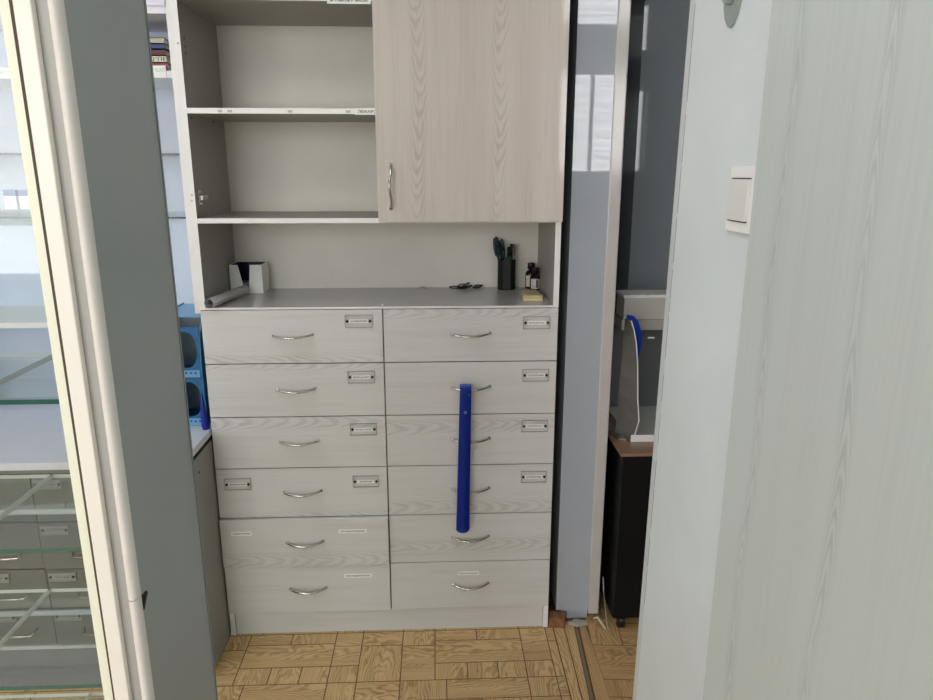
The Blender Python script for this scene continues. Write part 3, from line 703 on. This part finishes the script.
for zz0, zz1 in ((.6915, .835), (.838, .985)):
    bm = nb(); xc, zc = (XL+XR)/2+.020, (zz0+zz1)/2; n = 24; oo = []; ii = []
    for k in range(n):
        a = 2*PI*k/n; c_, s_ = math.cos(a), math.sin(a); q = max(abs(c_), abs(s_))
        oo.append(((XR-.0045 if c_ > 0 else XL+.0045) if abs(c_) >= abs(s_) else (XL+XR)/2+c_/q*.057, zc+(zz1-zz0)/2*s_/q)); ii.append((xc+.033*c_, zc+.008+(zz1-zz0)*.37*s_))
    lastB = None
    for yy_ in (YT+.002, YT+.008):
        A = [bm.verts.new((p[0], yy_, p[1])) for p in oo]; B2 = [bm.verts.new((p[0], yy_, p[1])) for p in ii]
        for k in range(n): bm.faces.new((A[k], A[(k+1) % n], B2[(k+1) % n], B2[k]))
        if lastB:
            for k in range(n): bm.faces.new((lastB[k], lastB[(k+1) % n], B2[(k+1) % n], B2[k]))
        lastB = B2
    bmesh.ops.recalc_face_normals(bm, faces=bm.faces); obj('front_frame', bm, m_lb, lt)
    bx('tray_floor', m_lbd, lt, XL+.004, XR-.004, YT+.010, .275, zz0, zz0+.003)
    bm = nb(); box(bm, XR-.07, XR-.008, YT-.002, YT+.001, zz0+.001, zz0+.022)
    for k in range(4): box(bm, XR-.062+k*.013, XR-.057+k*.013, YT-.0024, YT-.002, zz0+.012, zz0+.017, 1)
    obj('front_lip', bm, [m_lb2, m_navy], lt)
bx('divider', mat('tray_grey', s2l(150, 160, 160), .5), lt, XL+.010, XR-.008, .16, .163, .70, zt_)
bm = nb()
lathe(bm, (-1.0155, .004, .6905), [(0, 0), (.011, .001), (.0125, .012), (.0105, .03), (.007, .07), (.003, .105), (0, .110)], 18, sx=.9)
for v in bm.verts: v.co.x += -.004*math.sin((v.co.z-.69)*18)
tag(obj('plastic_bag', bm, mat('deep_blue_plastic', s2l(16, 34, 150), .3), None, at=(-1.016, .004, .69)), 'dark blue tapering plastic bag at the tray foot beside cabinet', 'plastic bag')

# ================================================================ SIDE ROOM THINGS
pd = thing('drawer_pedestal', 'black pedestal on castors with brown top in the side room', 'pedestal', (.42, .27, 0))
bm = nb(); box(bm, .1985, .64, -.028, .49, .050, .602); obj('body', bm, mat('black_laminate', s2l(9, 10, 12), .5, spec=.25), pd, .0015)
bx('door', mat('black_door', s2l(11, 12, 14), .5, spec=.25), pd, .2000, .64, -.036, -.0285, .054, .599, bevel=.001)
bm = nb(); fs = box(bm, .1915, .65, -.044, .50, .6022, .612); obj('top', bm, m_desk, pd, .0012)
for (x, y) in ((.232, -.002), (.60, -.002), (.232, .44), (.60, .44)):
    bm = nb(); tube(bm, [(x-.012, y, .0225), (x-.010, y, .0225), (x+.010, y, .0225), (x+.012, y, .0225)], [.016, .0225, .0225, .016], 20); box(bm, x-.014, x+.014, y-.012, y+.012, .030, .0498)
    c_ = obj('castor', bm, m_black, pd, .001)
    bm = nb(); tube(bm, [(x-.013, y, .0225), (x-.0155, y, .0225)], .006, 12); obj('axle_cap', bm, m_steel, c_)

m_org = mat('grey_organiser', s2l(206, 206, 198), .4)
og = thing('desk_organiser', 'grey plastic desk organiser with curved side on the brown top', 'desk organiser', (.36, .25, .6))
bm = nb(); box(bm, .252, .56, .082, .40, .6002, .604); box(bm, .56, .564, .082, .40, .6002, .66); obj('base_tray', bm, m_org, og)
bx('front_lip', m_edge, og, .250, .564, .078, .082, .6002, .622, bevel=.001)
bx('back_panel', mat('organiser_dark', s2l(96, 100, 100), .5), og, .252, .564, .396, .402, .6002, .90)
bm = nb(); pr = [(.255, .600), (.264, .622), (.274, .665), (.266, .73), (.262, .79), (.258, .85), (.250, .91), (.241, .95), (.231, .977)]
pl = [(.218, .602), (.219, .62), (.220, .665), (.222, .73), (.224, .79), (.226, .85), (.227, .91), (.228, .95), (.229, .974)]
A = [bm.verts.new((x, .090, z)) for x, z in pr]; B2 = [bm.verts.new((x, .145, z)) for x, z in pl]
for k in range(len(pr)-1): 
    q = bm.faces.new((A[k], A[k+1], B2[k+1], B2[k])); q.smooth = True
bmesh.ops.solidify(bm, geom=bm.faces[:], thickness=.003); obj('side_panel', bm, m_org, og)
bm = nb(); tube(bm, [(x+.001, .0885, z) for x, z in pr], .0018, 6); obj('side_edging', bm, m_edge, og)
bm = nb(); box(bm, .262, .564, .30, .402, .900, .935); 
for k in range(4): box(bm, .30+.05*k, .322+.05*k, .296, .30, .872, .877, 1)
obj('upper_tier', bm, [mat('tier_grey', s2l(176, 174, 166), .5), m_paper], og, .001)
bm = nb(); prism(bm, [(.236, .982), (.258, .978), (.272, .962), (.284, .93), (.287, .895), (.282, .855), (.272, .80), (.246, .80)], 'Y', .152, .158)
tag(obj('blue_folder', bm, m_blue, None, .0005, at=(.25, .155, .80)), 'bright blue folder corner behind the curved grey organiser side', 'folder')
bm = nb(); box(bm, .268, .56, .305, .40, .9355, 1.006)
t = thing('file_box', 'pale grey file box on top of the desk organiser', 'box', (.41, .35, .9355))
obj('box', bm, mat('file_box_grey', s2l(196, 192, 182), .6), t, .001)
bm = nb(); box(bm, .265, .563, .302, .402, 1.006, 1.016)
for k in range(9): tube(bm, [(.268+k*.033, .301, 1.013), (.29+k*.033, .301, 1.014)], .003, 6)
obj('lid', bm, m_edge, t, .001)
bm = nb(); prism(bm, [(.2065, .13), (.216, .095), (.238, .082), (.241, .09), (.218, .30), (.2065, .30)], 'Z', .6004, .607)
tag(obj('ruler_tray', bm, m_steel, None, .001, at=(.22, .18, .6004)), 'narrow grey strip lying left of the curved organiser side', 'ruler')
bm = nb(); tube(bm, [(.178, .03, .16), (.180, .02, .11), (.185, .0, .05), (.188, -.014, .012), (.192, -.02, .003), (.196, -.022, .003)], .002, 6)
tag(obj('cable', bm, m_steel, None, at=(.19, 0, 0)), 'thin grey cable hanging down to floor beside black pedestal', 'cable')

for o in C.objects:        # the pedestal top carries these
    if not o.parent and o.name.split('.')[0] in ('desk_organiser', 'blue_folder', 'file_box', 'ruler_tray'):
        o.location += Vector((-.006, -.033, .0122))
